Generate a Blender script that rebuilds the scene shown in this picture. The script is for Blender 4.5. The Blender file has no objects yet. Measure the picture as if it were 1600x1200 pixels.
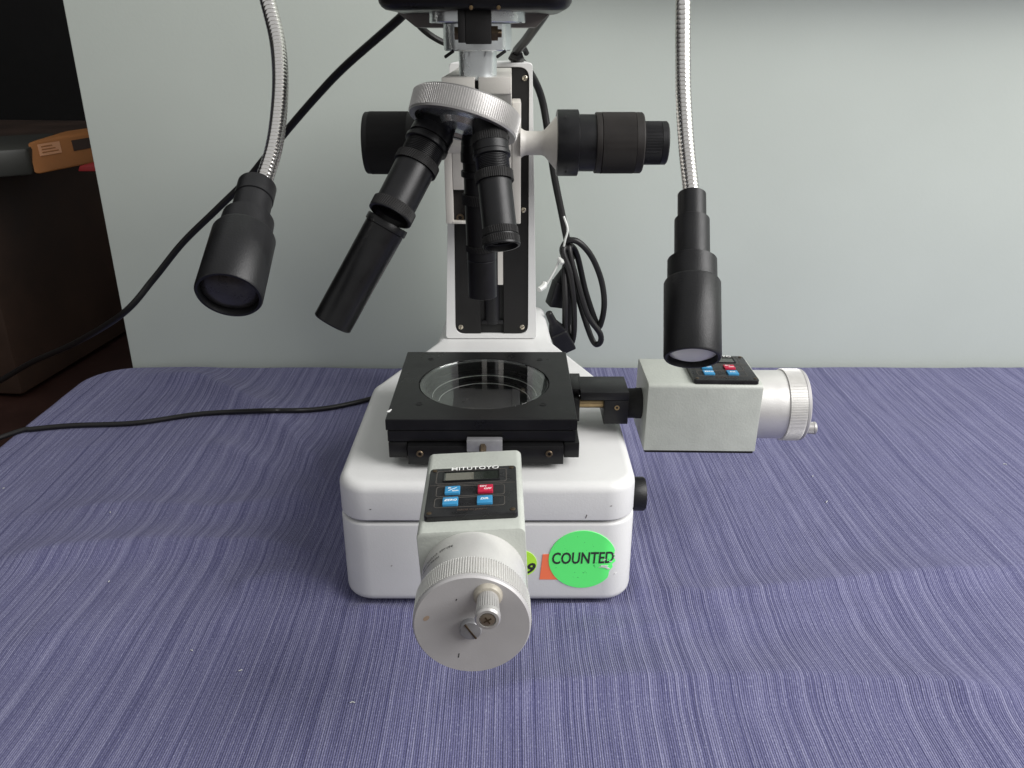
import bpy, bmesh, math, random
from mathutils import Vector, Matrix, noise
S = bpy.context.scene
C = S.collection
PI = math.pi
random.seed(4)

# ------------------------------------------------------------------ camera, light, exposure
FPX, TH = 1292.0, math.radians(22.78)
CAMZ = 0.34
cd = bpy.data.cameras.new('camera'); cam = bpy.data.objects.new('camera', cd); C.objects.link(cam)
cam.location = (0, 0, CAMZ); cam.rotation_euler = (PI/2 - TH, 0, 0)
cd.sensor_width = 36.0; cd.lens = FPX/1600*36.0; cd.clip_start = 0.01; cd.clip_end = 50
S.camera = cam

w = bpy.data.worlds.new('World'); S.world = w; w.use_nodes = True
wn, wl = w.node_tree.nodes, w.node_tree.links
bg = wn['Background']
tc = wn.new('ShaderNodeTexCoord'); sp = wn.new('ShaderNodeSeparateXYZ'); rp = wn.new('ShaderNodeValToRGB')
mp = wn.new('ShaderNodeMapRange'); mp.inputs[1].default_value = -1; mp.inputs[2].default_value = 1
wl.new(tc.outputs['Generated'], sp.inputs[0]); wl.new(sp.outputs['Z'], mp.inputs[0]); wl.new(mp.outputs[0], rp.inputs[0])
rp.color_ramp.elements[0].position = 0.35; rp.color_ramp.elements[0].color = (.36, .345, .335, 1)
rp.color_ramp.elements[1].position = 0.75; rp.color_ramp.elements[1].color = (.85, .855, .85, 1)
wl.new(rp.outputs[0], bg.inputs[0]); bg.inputs[1].default_value = 0.64

def area(name, loc, tgt, sx, sy, power, col):
    l = bpy.data.lights.new(name, 'AREA'); l.shape = 'RECTANGLE'; l.size = sx; l.size_y = sy
    l.energy = power; l.color = col
    o = bpy.data.objects.new(name, l); C.objects.link(o); o.location = loc
    o.rotation_euler = (Vector(tgt) - Vector(loc)).to_track_quat('-Z', 'Y').to_euler()
    return o
area('window_light', (1.80, -0.22, 1.55), (-.05, .55, .08), 1.9, 1.5, 92.0, (1.0, .985, .975))

S.view_settings.view_transform = 'Standard'; S.view_settings.look = 'None'
S.view_settings.exposure = 0.0; S.view_settings.gamma = 1.0

# ------------------------------------------------------------------ pixel helpers: a pixel of the 1600x1200 photo to a world point at a given depth / height
ct, st = math.cos(TH), math.sin(TH)
def ray(u, v):
    a, b = (u-800)/FPX, (v-600)/FPX
    return Vector((a, ct - b*st, -st - b*ct))
def P(u, v, F):
    d = ray(u, v); return Vector((0, 0, CAMZ)) + d*(F/d.y)
def PZ(u, v, z):
    d = ray(u, v); return Vector((0, 0, CAMZ)) + d*((z-CAMZ)/d.z)

# ------------------------------------------------------------------ materials
def mat(name, col, rough=.5, metal=0.0, spec=.5, bump=None, var=0.0, varscale=8, coat=0, trans=0, ior=1.5):
    m = bpy.data.materials.new(name); m.use_nodes = True
    n, l = m.node_tree.nodes, m.node_tree.links; b = n['Principled BSDF']
    b.inputs['Base Color'].default_value = (*col, 1); b.inputs['Roughness'].default_value = rough
    b.inputs['Metallic'].default_value = metal; b.inputs['Specular IOR Level'].default_value = spec
    b.inputs['Coat Weight'].default_value = coat; b.inputs['Transmission Weight'].default_value = trans
    b.inputs['IOR'].default_value = ior
    if bump or var:
        t = n.new('ShaderNodeTexCoord')
    if var:
        z = n.new('ShaderNodeTexNoise'); z.inputs['Scale'].default_value = varscale; z.inputs['Detail'].default_value = 6
        z.inputs['Roughness'].default_value = .65
        r = n.new('ShaderNodeMapRange'); r.inputs[1].default_value = .3; r.inputs[2].default_value = .7
        r.inputs[3].default_value = 1-var; r.inputs[4].default_value = 1+var
        mx = n.new('ShaderNodeVectorMath'); mx.operation = 'SCALE'; mx.inputs[0].default_value = col
        l.new(t.outputs['Object'], z.inputs[0]); l.new(z.outputs[0], r.inputs[0]); l.new(r.outputs[0], mx.inputs['Scale'])
        l.new(mx.outputs[0], b.inputs['Base Color'])
        r2 = n.new('ShaderNodeMapRange'); r2.inputs[1].default_value = .3; r2.inputs[2].default_value = .7
        r2.inputs[3].default_value = max(.02, rough-.07); r2.inputs[4].default_value = min(1, rough+.07)
        l.new(z.outputs[0], r2.inputs[0]); l.new(r2.outputs[0], b.inputs['Roughness'])
    if bump:
        sc, stg = bump[:2]
        z2 = n.new('ShaderNodeTexNoise'); z2.inputs['Scale'].default_value = sc; z2.inputs['Detail'].default_value = 2
        bp = n.new('ShaderNodeBump'); bp.inputs['Strength'].default_value = stg; bp.inputs['Distance'].default_value = .0006
        l.new(t.outputs['Object'], z2.inputs[0]); l.new(z2.outputs[0], bp.inputs['Height']); l.new(bp.outputs[0], b.inputs['Normal'])
    return m
M = {}
M['white'] = mat('white_enamel', (.66, .66, .65), .38, bump=(900, .12), var=.03, varscale=25)
M['cream'] = mat('warm_grey_enamel', (.56, .54, .50), .42, bump=(900, .12), var=.04, varscale=30)
M['hammer'] = mat('grey_green_hammer_paint', (.43, .45, .41), .45, bump=(750, .20), var=.07, varscale=60)
M['blackpaint'] = mat('black_satin_paint', (.007, .007, .0075), .32, spec=.32, bump=(1400, .12), var=.25, varscale=40)
M['blackanod'] = mat('black_anodised', (.008, .008, .009), .38, spec=.32, bump=(1500, .08), var=.25, varscale=60)
M['blackmatte'] = mat('black_matte_metal', (.011, .0105, .0105), .6, spec=.3, bump=(1600, .15), var=.2, varscale=60)
M['brownblack'] = mat('worn_brown_black', (.020, .0175, .016), .55, spec=.3, bump=(1500, .2), var=.2, varscale=60)
M['charcoal'] = mat('charcoal_plastic', (.009, .009, .010), .42, spec=.32, bump=(1100, .15), var=.25, varscale=45)
M['rubber'] = mat('black_cable_rubber', (.011, .0105, .0105), .4, spec=.35, bump=(900, .05))
M['alu'] = mat('satin_aluminium', (.70, .69, .67), .42, metal=.5, bump=(1300, .12), var=.05, varscale=45)
M['aludark'] = mat('dull_knurled_aluminium', (.42, .41, .40), .42, metal=.7, bump=(1300, .12), var=.08, varscale=45)
M['aluface'] = mat('satin_aluminium_face', (.44, .43, .43), .5, metal=.2, bump=(1500, .07), var=.04, varscale=50)
M['steel'] = mat('dull_steel', (.74, .78, .79), .24, metal=.85, var=.03, varscale=55)
M['chrome'] = mat('chrome', (.74, .72, .70), .2, metal=1.0)
M['brass'] = mat('tarnished_brass', (.38, .28, .15), .35, metal=.9, var=.2, varscale=150)
M['screw'] = mat('nickel_screw', (.55, .50, .40), .3, metal=.9)
M['darksteel'] = mat('brown_bolt_steel', (.12, .09, .06), .4, metal=.8, var=.3, varscale=200)
M['dark'] = mat('slot_black', (.004, .004, .004), .7)
M['greyplate'] = mat('smoke_grey_plastic', (.17, .158, .148), .35, bump=(700, .1))
M['panel'] = mat('panel_black', (.012, .012, .013), .3, bump=(1800, .1), var=.3, varscale=120)
M['groove'] = mat('panel_line_grey', (.10, .09, .08), .5)
M['lcd'] = mat('display_olive', (.11, .105, .085), .15, coat=.6)
M['lcddark'] = mat('display_dark', (.018, .022, .018), .15, coat=.6)
M['bluebtn'] = mat('blue_key', (.035, .22, .42), .35)
M['redbtn'] = mat('crimson_key', (.42, .012, .045), .35)
M['ink'] = mat('white_ink', (.82, .82, .80), .5)
M['darkink'] = mat('dark_ink', (.03, .03, .03), .6)
M['brownink'] = mat('brown_ink', (.07, .05, .04), .6)
M['orange'] = mat('fluorescent_orange_paper', (1.0, .21, .09), .6)
M['yellow'] = mat('fluorescent_yellow_paper', (.52, .95, .06), .6)
M['zip'] = mat('white_nylon', (.55, .56, .53), .4)
M['lensdark'] = mat('dark_lens', (.032, .031, .030), .3, spec=.5, var=.5, varscale=90)
M['lensreflect'] = mat('painted_reflection_lens', (.78, .78, .75), .35)  # bright reflection from inside the lamp painted as base colour
M['glass'] = mat('stage_glass', (.93, .97, .95), .01, trans=1.0, ior=1.5)
M['brownwood'] = mat('dark_brown_veneer', (.034, .017, .010), .55, var=.4, varscale=9)  # brown veneer, darkened in the colour to keep the corner unlit
M['floor'] = mat('dark_red_wood', (.026, .009, .006), .5, var=.35, varscale=12)
M['roomshade'] = mat('unlit_room_shade', (.0022, .0020, .0020), .8, var=.3, varscale=8)  # darkness of the unlit room put into the wall colour
M['boxgrey'] = mat('grey_case', (.028, .029, .024), .5)
M['boxwarmlight'] = mat('warm_light_lid', (.38, .145, .036), .5, var=.1, varscale=20)  # warm glow of another lamp put into the lid colour
M['paper'] = mat('pale_label', (.75, .38, .2), .6)
M['red'] = mat('red_wrapper', (.35, .006, .01), .5)
M['stain'] = mat('tan_stain', (.36, .27, .20), .6)
M['greymetal'] = mat('grey_screw_metal', (.30, .30, .31), .42, metal=.4, var=.08, varscale=200)
M['greyalu'] = mat('worn_grey_aluminium', (.48, .47, .46), .4, metal=.5, var=.06, varscale=200)
M['grime'] = mat('grimy_aluminium', (.40, .37, .31), .5, metal=.2, var=.15, varscale=200)

def green_mat():
    m = mat('fluorescent_green_paper', (.14, 1.0, .22), .55)
    n, l = m.node_tree.nodes, m.node_tree.links; b = n['Principled BSDF']
    t = n.new('ShaderNodeTexCoord'); z = n.new('ShaderNodeTexNoise'); z.inputs['Scale'].default_value = 420; z.inputs['Detail'].default_value = 3
    r = n.new('ShaderNodeValToRGB'); r.color_ramp.elements[0].position = .24; r.color_ramp.elements[0].color = (.03, .35, .07, 1)
    r.color_ramp.elements[1].position = .31; r.color_ramp.elements[1].color = (.14, 1.0, .22, 1)
    l.new(t.outputs['Object'], z.inputs[0]); l.new(z.outputs[0], r.inputs[0]); l.new(r.outputs[0], b.inputs['Base Color'])
    return m
M['green'] = green_mat()

def wall_mat():
    m = mat('grey_green_wall_paint', (.62, .67, .61), .75)
    n, l = m.node_tree.nodes, m.node_tree.links; b = n['Principled BSDF']
    t = n.new('ShaderNodeTexCoord')
    z = n.new('ShaderNodeTexNoise'); z.inputs['Scale'].default_value = 6; z.inputs['Detail'].default_value = 5
    r = n.new('ShaderNodeMapRange'); r.inputs[1].default_value = .3; r.inputs[2].default_value = .7; r.inputs[3].default_value = .97; r.inputs[4].default_value = 1.03
    mx = n.new('ShaderNodeVectorMath'); mx.operation = 'SCALE'; mx.inputs[0].default_value = (.62, .672, .612)
    l.new(t.outputs['Object'], z.inputs[0]); l.new(z.outputs[0], r.inputs[0]); l.new(r.outputs[0], mx.inputs['Scale']); l.new(mx.outputs[0], b.inputs['Base Color'])
    z2 = n.new('ShaderNodeTexNoise'); z2.inputs['Scale'].default_value = 320; z2.inputs['Detail'].default_value = 4
    bp = n.new('ShaderNodeBump'); bp.inputs['Strength'].default_value = .13; bp.inputs['Distance'].default_value = .0005
    l.new(t.outputs['Object'], z2.inputs[0]); l.new(z2.outputs[0], bp.inputs['Height']); l.new(bp.outputs[0], b.inputs['Normal'])
    return m
M['wall'] = wall_mat()

def cloth_mat():
    m = bpy.data.materials.new('indigo_striped_weave'); m.use_nodes = True
    n, l = m.node_tree.nodes, m.node_tree.links; b = n['Principled BSDF']
    b.inputs['Roughness'].default_value = .85; b.inputs['Specular IOR Level'].default_value = .2
    b.inputs['Sheen Weight'].default_value = .08; b.inputs['Sheen Roughness'].default_value = .5
    uv = n.new('ShaderNodeUVMap'); uv.uv_map = 'UVMap'
    # wander of the threads
    wz = n.new('ShaderNodeTexNoise'); wz.inputs['Scale'].default_value = 3; wz.inputs['Detail'].default_value = 0
    l.new(uv.outputs[0], wz.inputs[0])
    ws = n.new('ShaderNodeVectorMath'); ws.operation = 'SCALE'; ws.inputs['Scale'].default_value = .007
    l.new(wz.outputs['Color'], ws.inputs[0])
    wa = n.new('ShaderNodeVectorMath'); wa.operation = 'ADD'; l.new(uv.outputs[0], wa.inputs[0]); l.new(ws.outputs[0], wa.inputs[1])
    sx = n.new('ShaderNodeSeparateXYZ'); l.new(wa.outputs[0], sx.inputs[0])
    def math_(op, a, bb, c=None):
        k = n.new('ShaderNodeMath'); k.operation = op
        for i, q in enumerate((a, bb, c)):
            if q is None: continue
            if isinstance(q, (int, float)): k.inputs[i].default_value = q
            else: l.new(q, k.inputs[i])
        return k.outputs[0]
    def streak(scx, scy, det=2, rough=.5, off=0):
        cx = n.new('ShaderNodeCombineXYZ')
        l.new(math_('MULTIPLY_ADD', sx.outputs[0], scx, off), cx.inputs[0]); l.new(math_('MULTIPLY', sx.outputs[1], scy), cx.inputs[1])
        z = n.new('ShaderNodeTexNoise'); z.noise_dimensions = '2D'; z.inputs['Scale'].default_value = 1; z.inputs['Detail'].default_value = det
        z.inputs['Roughness'].default_value = rough
        l.new(cx.outputs[0], z.inputs[0]); return z.outputs[0]
    wide = streak(130, .08, 1)            # bands of 1-3 cm
    mid = streak(430, .12, 2, .65, 31)   # narrow stripes
    fine = streak(900, 30, 1, .5, 77)   # threads, broken along their length
    slub = streak(1500, 700, 0, .5, 11) # single weave points
    a = math_('MULTIPLY_ADD', wide, .7, math_('MULTIPLY', mid, 1.15))
    a = math_('MULTIPLY_ADD', fine, .6, a)
    a = math_('MULTIPLY_ADD', slub, .55, a)
    a = math_('MULTIPLY', a, 1/3.0)
    cr = n.new('ShaderNodeValToRGB'); e = cr.color_ramp.elements
    e[0].position = .36; e[0].color = (.076, .076, .164, 1)
    e[1].position = .64; e[1].color = (.208, .207, .325, 1)
    k = e.new(.48); k.color = (.121, .120, .226, 1)
    l.new(a, cr.inputs[0])
    # pale flecks
    fl = streak(900, 500, 0, .5, 5)
    fr = n.new('ShaderNodeMapRange'); fr.inputs[1].default_value = .73; fr.inputs[2].default_value = .83; fr.inputs[3].default_value = 0; fr.inputs[4].default_value = .2
    l.new(fl, fr.inputs[0])
    mx = n.new('ShaderNodeMix'); mx.data_type = 'RGBA'; l.new(fr.outputs[0], mx.inputs['Factor']); l.new(cr.outputs[0], mx.inputs[6]); mx.inputs[7].default_value = (.45, .47, .62, 1)
    dl = streak(520, .15, 0, .5, 53)    # single dark warp threads
    dr = n.new('ShaderNodeMapRange'); dr.inputs[1].default_value = .60; dr.inputs[2].default_value = .72; dr.inputs[3].default_value = 0; dr.inputs[4].default_value = .45
    l.new(dl, dr.inputs[0])
    mx2 = n.new('ShaderNodeMix'); mx2.data_type = 'RGBA'; l.new(dr.outputs[0], mx2.inputs['Factor']); l.new(mx.outputs[2], mx2.inputs[6]); mx2.inputs[7].default_value = (.032, .034, .105, 1)
    l.new(mx2.outputs[2], b.inputs['Base Color'])
    rib = math_('SINE', math_('MULTIPLY', sx.outputs[0], 2*PI/.00125), 0)
    wv = math_('SINE', math_('MULTIPLY', sx.outputs[1], 2*PI/.0011), 0)
    h = math_('MULTIPLY_ADD', wv, .35, rib); h = math_('MULTIPLY_ADD', mid, 2.5, h)
    h = math_('MULTIPLY_ADD', fine, 1.5, h)
    bp = n.new('ShaderNodeBump'); bp.inputs['Strength'].default_value = .55; bp.inputs['Distance'].default_value = .0003
    l.new(h, bp.inputs['Height']); l.new(bp.outputs[0], b.inputs['Normal'])
    return m
M['cloth'] = cloth_mat()

# ------------------------------------------------------------------ mesh helpers
def frame(origin, z, x=None):
    z = Vector(z).normalized()
    if x is None: x = Vector((1, 0, 0)) if abs(z.x) < .8 else Vector((0, 1, 0))
    x = Vector(x); x = (x - z*x.dot(z)).normalized(); y = z.cross(x)
    m = Matrix((x, y, z)).transposed().to_4x4(); m.translation = Vector(origin); return m
I4 = Matrix.Identity(4)
class G:
    def __init__(s): s.v = []; s.f = []
    def add(s, vs, fs, m=I4):
        k = len(s.v); s.v += [m @ Vector(p) for p in vs]; s.f += [[i+k for i in f] for f in fs]; return s
    def bm(s, b, m=I4):
        b.verts.index_update(); s.add([p.co.copy() for p in b.verts], [[p.index for p in f.verts] for f in b.faces], m); b.free(); return s
    def box(s, a, b, bev=.0004, m=I4, seg=2):
        q = bmesh.new(); bmesh.ops.create_cube(q, size=1)
        a, b = Vector(a), Vector(b)
        for p in q.verts: p.co = Vector([(a[i]+b[i])/2 + p.co[i]*abs(b[i]-a[i]) for i in range(3)])
        if bev: bmesh.ops.bevel(q, geom=list(q.edges), offset=bev, segments=seg, profile=.5, affect='EDGES')
        return s.bm(q, m)
    def hexa(s, pts, bev=.0004, m=I4, seg=2):   # 8 corners: bottom ring 4, top ring 4
        q = bmesh.new(); vs = [q.verts.new(p) for p in pts]
        for f in ((3, 2, 1, 0), (4, 5, 6, 7), (0, 1, 5, 4), (1, 2, 6, 5), (2, 3, 7, 6), (3, 0, 4, 7)): q.faces.new([vs[i] for i in f])
        if bev: bmesh.ops.bevel(q, geom=list(q.edges), offset=bev, segments=seg, profile=.5, affect='EDGES')
        return s.bm(q, m)
    def lathe(s, prof, m=I4, n=56):              # prof: (r, h) along local z
        vs, fs = [], []
        for r, h in prof:
            for i in range(n):
                a = 2*PI*i/n; vs.append((r*math.cos(a), r*math.sin(a), h))
        for j in range(len(prof)-1):
            for i in range(n):
                i2 = (i+1) % n; fs.append([j*n+i, j*n+i2, (j+1)*n+i2, (j+1)*n+i])
        if prof[0][0] > 1e-6: fs.append(list(range(n))[::-1])
        if prof[-1][0] > 1e-6: fs.append([(len(prof)-1)*n+i for i in range(n)])
        return s.add(vs, fs, m)
    def ring(s, prof, m=I4, n=56):               # closed profile, no caps
        vs, fs = [], []; k = len(prof)
        for r, h in prof:
            for i in range(n):
                a = 2*PI*i/n; vs.append((r*math.cos(a), r*math.sin(a), h))
        for j in range(k):
            j2 = (j+1) % k
            for i in range(n):
                i2 = (i+1) % n; fs.append([j*n+i, j*n+i2, j2*n+i2, j2*n+i])
        return s.add(vs, fs, m)
    def knurl(s, h0, h1, r, d, teeth, m=I4, twist=0.0, r1=None, steps=1, inner=.86, duty=.5):
        r1 = r if r1 is None else r1
        n = teeth*4; vs, fs = [], []; rows = []
        for k in range(steps+1):
            t = k/steps; h = h0+(h1-h0)*t; rr = r+(r1-r)*t
            for i in range(n):
                a = 2*PI*(i/n) + twist*t; q = rr if i % 4 in (0, 1) else rr-d
                vs.append((q*math.cos(a), q*math.sin(a), h))
        for k in range(steps):
            for i in range(n):
                i2 = (i+1) % n; fs.append([k*n+i, k*n+i2, (k+1)*n+i2, (k+1)*n+i])
        for (base, h, rr, flip) in ((0, h0, r, 1), (steps*n, h1, r1, 0)):
            c0 = len(vs)
            for i in range(n):
                a = 2*PI*(i/n) + (twist if base else 0); vs.append((rr*inner*math.cos(a), rr*inner*math.sin(a), h))
            for i in range(n):
                i2 = (i+1) % n; f = [base+i, base+i2, c0+i2, c0+i]; fs.append(f if flip else f[::-1])
        return s.add(vs, fs, m)
    def sweep(s, pts, rad, n=14, cap=True):
        pts = [Vector(p) for p in pts]; vs, fs = [], []
        t0 = (pts[1]-pts[0]).normalized(); x = t0.orthogonal().normalized()
        for i, p in enumerate(pts):
            t = (pts[min(i+1, len(pts)-1)] - pts[max(i-1, 0)]).normalized()
            x = (x - t*x.dot(t)).normalized(); y = t.cross(x)
            r = rad[i] if isinstance(rad, (list, tuple)) else rad
            for k in range(n):
                a = 2*PI*k/n; vs.append(p + x*(r*math.cos(a)) + y*(r*math.sin(a)))
        for i in range(len(pts)-1):
            for k in range(n):
                k2 = (k+1) % n; fs.append([i*n+k, i*n+k2, (i+1)*n+k2, (i+1)*n+k])
        if cap: fs.append(list(range(n))[::-1]); fs.append([(len(pts)-1)*n+k for k in range(n)])
        return s.add(vs, fs)
    def prism(s, poly, z0, z1, bt=0.0, bb=0.0, seg=3, m=I4):   # plan polygon up local z; bt / bb = rounding of the top / bottom rim
        c = Vector((sum(p[0] for p in poly)/len(poly), sum(p[1] for p in poly)/len(poly)))
        def inset(d):
            out = []; k = len(poly)
            for i in range(k):
                a, b, e = Vector(poly[i-1]), Vector(poly[i]), Vector(poly[(i+1) % k])
                n1 = (b-a).normalized(); n2 = (e-b).normalized(); t = (n1+n2).normalized()
                nn = Vector((-t.y, t.x)); out.append(b + nn*d/max(.4, math.sqrt(max(0, (1+n1.dot(n2))/2))))
            return out
        rows = []
        for i in range(seg+1):
            a = PI/2*i/seg
            if bb: rows.append((bb*(1-math.sin(a)), z0+bb*(1-math.cos(a))))
        if not bb: rows.append((0, z0))
        if bt:
            for i in range(seg+1):
                a = PI/2*i/seg; rows.append((bt*(1-math.cos(a)), z1-bt*(1-math.sin(a))))
        else: rows.append((0, z1))
        k = len(poly); vs, fs = [], []
        for d, z in rows:
            q = inset(d) if d > 1e-9 else [Vector(p) for p in poly]
            vs += [(p.x, p.y, z) for p in q]
        for j in range(len(rows)-1):
            for i in range(k):
                i2 = (i+1) % k; fs.append([j*k+i, j*k+i2, (j+1)*k+i2, (j+1)*k+i])
        fs.append(list(range(k))[::-1]); fs.append([(len(rows)-1)*k+i for i in range(k)])
        return s.add(vs, fs, m)

ORG = {}
def link(name, me, material, parent=None, smooth=35):
    if material is not None and not me.materials: me.materials.append(material)
    for p in me.polygons: p.use_smooth = True
    me.set_sharp_from_angle(angle=math.radians(smooth))
    o = bpy.data.objects.new(name, me); C.objects.link(o)
    if parent is not None:
        o.parent = parent; ORG[o.name] = ORG[parent.name]
        me.transform(Matrix.Translation(-ORG[parent.name]))
    return o
def obj(name, g, material, parent=None, smooth=35, label=None):
    me = bpy.data.meshes.new(name); me.from_pydata([tuple(v) for v in g.v], [], g.f); me.update()
    b = bmesh.new(); b.from_mesh(me); bmesh.ops.recalc_face_normals(b, faces=b.faces); b.to_mesh(me); b.free()
    o = link(name, me, material, parent, smooth)
    if label: o['label'] = label
    return o
def rebase(o, origin):        # top-level single mesh: its origin goes to its base
    origin = Vector(origin); o.data.transform(Matrix.Translation(-origin)); o.location = origin; ORG[o.name] = origin
def thing(name, label, cat, loc, group=None):
    o = bpy.data.objects.new(name, None); C.objects.link(o); o.location = loc; o.empty_display_size = .02
    o['label'] = label; o['category'] = cat
    if group: o['group'] = group
    ORG[o.name] = Vector(loc); return o
def tag(o, label, cat, group=None):
    o['label'] = label; o['category'] = cat
    if group: o['group'] = group
    return o
def struct(o): o['kind'] = 'structure'; return o
def text(name, s, size, m, material, parent, bold=0.0, shear=0, sx=1.0, ext=.00005, spacing=1.0, warp=None):
    cu = bpy.data.curves.new('t', 'FONT'); cu.body = s; cu.size = size; cu.offset = bold; cu.shear = shear
    cu.extrude = ext; cu.align_x = 'CENTER'; cu.align_y = 'CENTER'; cu.space_character = spacing; cu.resolution_u = 3
    t = bpy.data.objects.new('t', cu); C.objects.link(t)
    dg = bpy.context.evaluated_depsgraph_get(); me = bpy.data.meshes.new_from_object(t.evaluated_get(dg))
    bpy.data.objects.remove(t); bpy.data.curves.remove(cu); me.name = name
    me.transform(m @ Matrix.Diagonal((sx, 1, 1, 1)))
    if warp:
        for v in me.vertices: v.co = warp(v.co)
    me.materials.clear()
    return link(name, me, material, parent)
def spline(pts, n=10):
    pts = [Vector(p) for p in pts]; out = []
    q = [pts[0]*2-pts[1]] + pts + [pts[-1]*2-pts[-2]]
    for i in range(1, len(q)-2):
        for k in range(n):
            t = k/n; a, b, c, d = q[i-1], q[i], q[i+1], q[i+2]
            out.append(.5*((2*b) + (c-a)*t + (2*a-5*b+4*c-d)*t*t + (3*b-a-3*c+d)*t**3))
    out.append(pts[-1]); return out
def rrect(x0, x1, y0, y1, r, n=5):
    out = []
    for cx, cy, a0 in ((x1-r, y0+r, -90), (x1-r, y1-r, 0), (x0+r, y1-r, 90), (x0+r, y0+r, 180)):
        for i in range(n+1):
            a = math.radians(a0+90*i/n); out.append((cx+r*math.cos(a), cy+r*math.sin(a)))
    return out

# ------------------------------------------------------------------ the setting
WY = .866
struct(obj('wall', G().box((-.4275, WY, -.1), (2.2, WY+.11, 1.25), .0015), M['wall']))
struct(obj('floor', G().add([(-6, -3, -.1), (4, -3, -.1), (4, 6, -.1), (-6, 6, -.1)], [[0, 1, 2, 3]]), M['floor']))
struct(obj('back_wall', G().box((-4, 2.6, -.1), (2.2, 2.7, 2.5), 0), M['roomshade']))
struct(obj('side_wall', G().box((-2.3, .2, -.1), (-2.2, 2.6, 2.5), 0), M['roomshade']))
struct(obj('unseen_wall_shelf', G().box((.075, WY-.072, .418), (2.2, WY-.003, .47), .003), M['wall']))  # unseen shelf above the view, inferred from its shadow on the wall top

# ------------------------------------------------------------------ tablecloth
TX0, TX1, TY0, TY1, TR = -.456, .85, .215, .853, .045
def ridgeline(pts): return [PZ(u, v, 0).to_2d() for u, v in pts]
RID = [  # (pixel polyline, height, half-width toward camera, half-width away)
    (ridgeline([(1010, 925), (1100, 940), (1250, 928), (1400, 912), (1600, 893)]), .0080, .009, .020),
    (ridgeline([(840, 1000), (1000, 985), (1250, 962), (1450, 950)]), .0025, .008, .014),
    (ridgeline([(700, 1100), (850, 1085), (1000, 1078), (1250, 1077), (1450, 1084), (1620, 1098)]), .0090, .008, .022),
    (ridgeline([(0, 878), (120, 862), (240, 853), (400, 858), (520, 880)]), .0070, .012, .018),
    (ridgeline([(60, 805), (220, 792), (330, 800), (430, 790), (510, 800)]), .0042, .010, .014),
    (ridgeline([(230, 588), (320, 600), (400, 640), (460, 690), (520, 780)]), .0100, .014, .018),
    (ridgeline([(330, 690), (420, 740), (500, 800)]), .0045, .010, .012),
    (ridgeline([(360, 930), (440, 905), (540, 925)]), .0050, .012, .014),
    (ridgeline([(0, 1010), (200, 985), (400, 975)]), .0025, .020, .03),
    (ridgeline([(540, 950), (640, 965), (700, 958)]), .0040, .008, .010),
    (ridgeline([(830, 948), (900, 952), (1000, 925)]), .0045, .006, .008),
    (ridgeline([(1300, 900), (1450, 850), (1600, 830)]), .0020, .03, .03),
]
BC, BHW, BYF = -.0155, .092, .438     # base: centre x, half width, front y
def cloth_h(x, y):
    h = .0018*(noise.noise(Vector((x*9, y*12, 3)))) + .0009*noise.noise(Vector((x*26, y*34, 9)))
    q = Vector((x, y))
    for pl, a, wn_, wf in RID:
        best = 9; side = 1; tt = 0; ends = 1
        for i in range(len(pl)-1):
            A, B = pl[i], pl[i+1]; d = B-A; t = max(0, min(1, (q-A).dot(d)/d.dot(d))); c = A+d*t; dist = (q-c).length
            if dist < best: best = dist; side = q.y-c.y; tt = (i+t)/(len(pl)-1)
        if best > .09: continue
        wdt = wn_ if side < 0 else wf
        wdt *= 1.25+.22*noise.noise(Vector((x*14, y*14, a*900)))
        e = min(1, tt*5+.25)*min(1, (1-tt)*5+.25)
        h += 1.05*a*e*math.exp(-(best/wdt)**1.45)*(1+.12*noise.noise(Vector((x*12, y*12, 7))))
    # flat under and beside the base
    dx = max(0, abs(x-BC)-BHW+.004); dy = max(0, BYF+.006-y, y-.80); dd = math.hypot(dx, dy)
    k = min(1, dd/.012); k = k*k*(3-2*k)
    return h*k + .0008*k
def cloth():
    nx, ny = 460, 270; x0, x1, y0, y1 = TX0-.15, TX1, TY0-.12, TY1+.10
    vs, fs, uvs = [], [], []
    rad = .010
    for j in range(ny+1):
        for i in range(nx+1):
            x = x0+(x1-x0)*i/nx; y = y0+(y1-y0)*j/ny; uvs.append((x, y))
            qx = max(TX0+TR, min(TX1+1, x)); qy = max(TY0+TR, min(TY1-TR, y))
            d = Vector((x-qx, y-qy)); L = d.length-TR
            if L <= 0: vs.append((x, y, cloth_h(x, y)))
            else:
                nn = d.normalized(); b = Vector((qx, qy))+nn*TR; h = cloth_h(b.x, b.y)*math.exp(-L/.02)
                if L < rad*PI/2: o_, z = rad*math.sin(L/rad), -rad*(1-math.cos(L/rad))
                else:
                    o_, z = rad+.004*math.sin((b.x+b.y)*60)*min(1, (L-rad)/.04), -rad-(L-rad*PI/2)
                # keep clear of the wall
                vs.append((b.x+nn.x*o_, min(b.y+nn.y*o_, WY-.002), max(z, -.098)+h))
    for j in range(ny):
        for i in range(nx):
            a = j*(nx+1)+i; fs.append((a, a+1, a+nx+2, a+nx+1))
    me = bpy.data.meshes.new('tablecloth'); me.from_pydata(vs, [], fs)
    ul = me.uv_layers.new(name='UVMap')
    for lp in me.loops: ul.data[lp.index].uv = uvs[lp.vertex_index]
    o = link('tablecloth', me, M['cloth'], smooth=180)
    tag(o, 'wrinkled indigo blue tablecloth with fine pale stripes under the microscope', 'tablecloth')
cloth()
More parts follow.
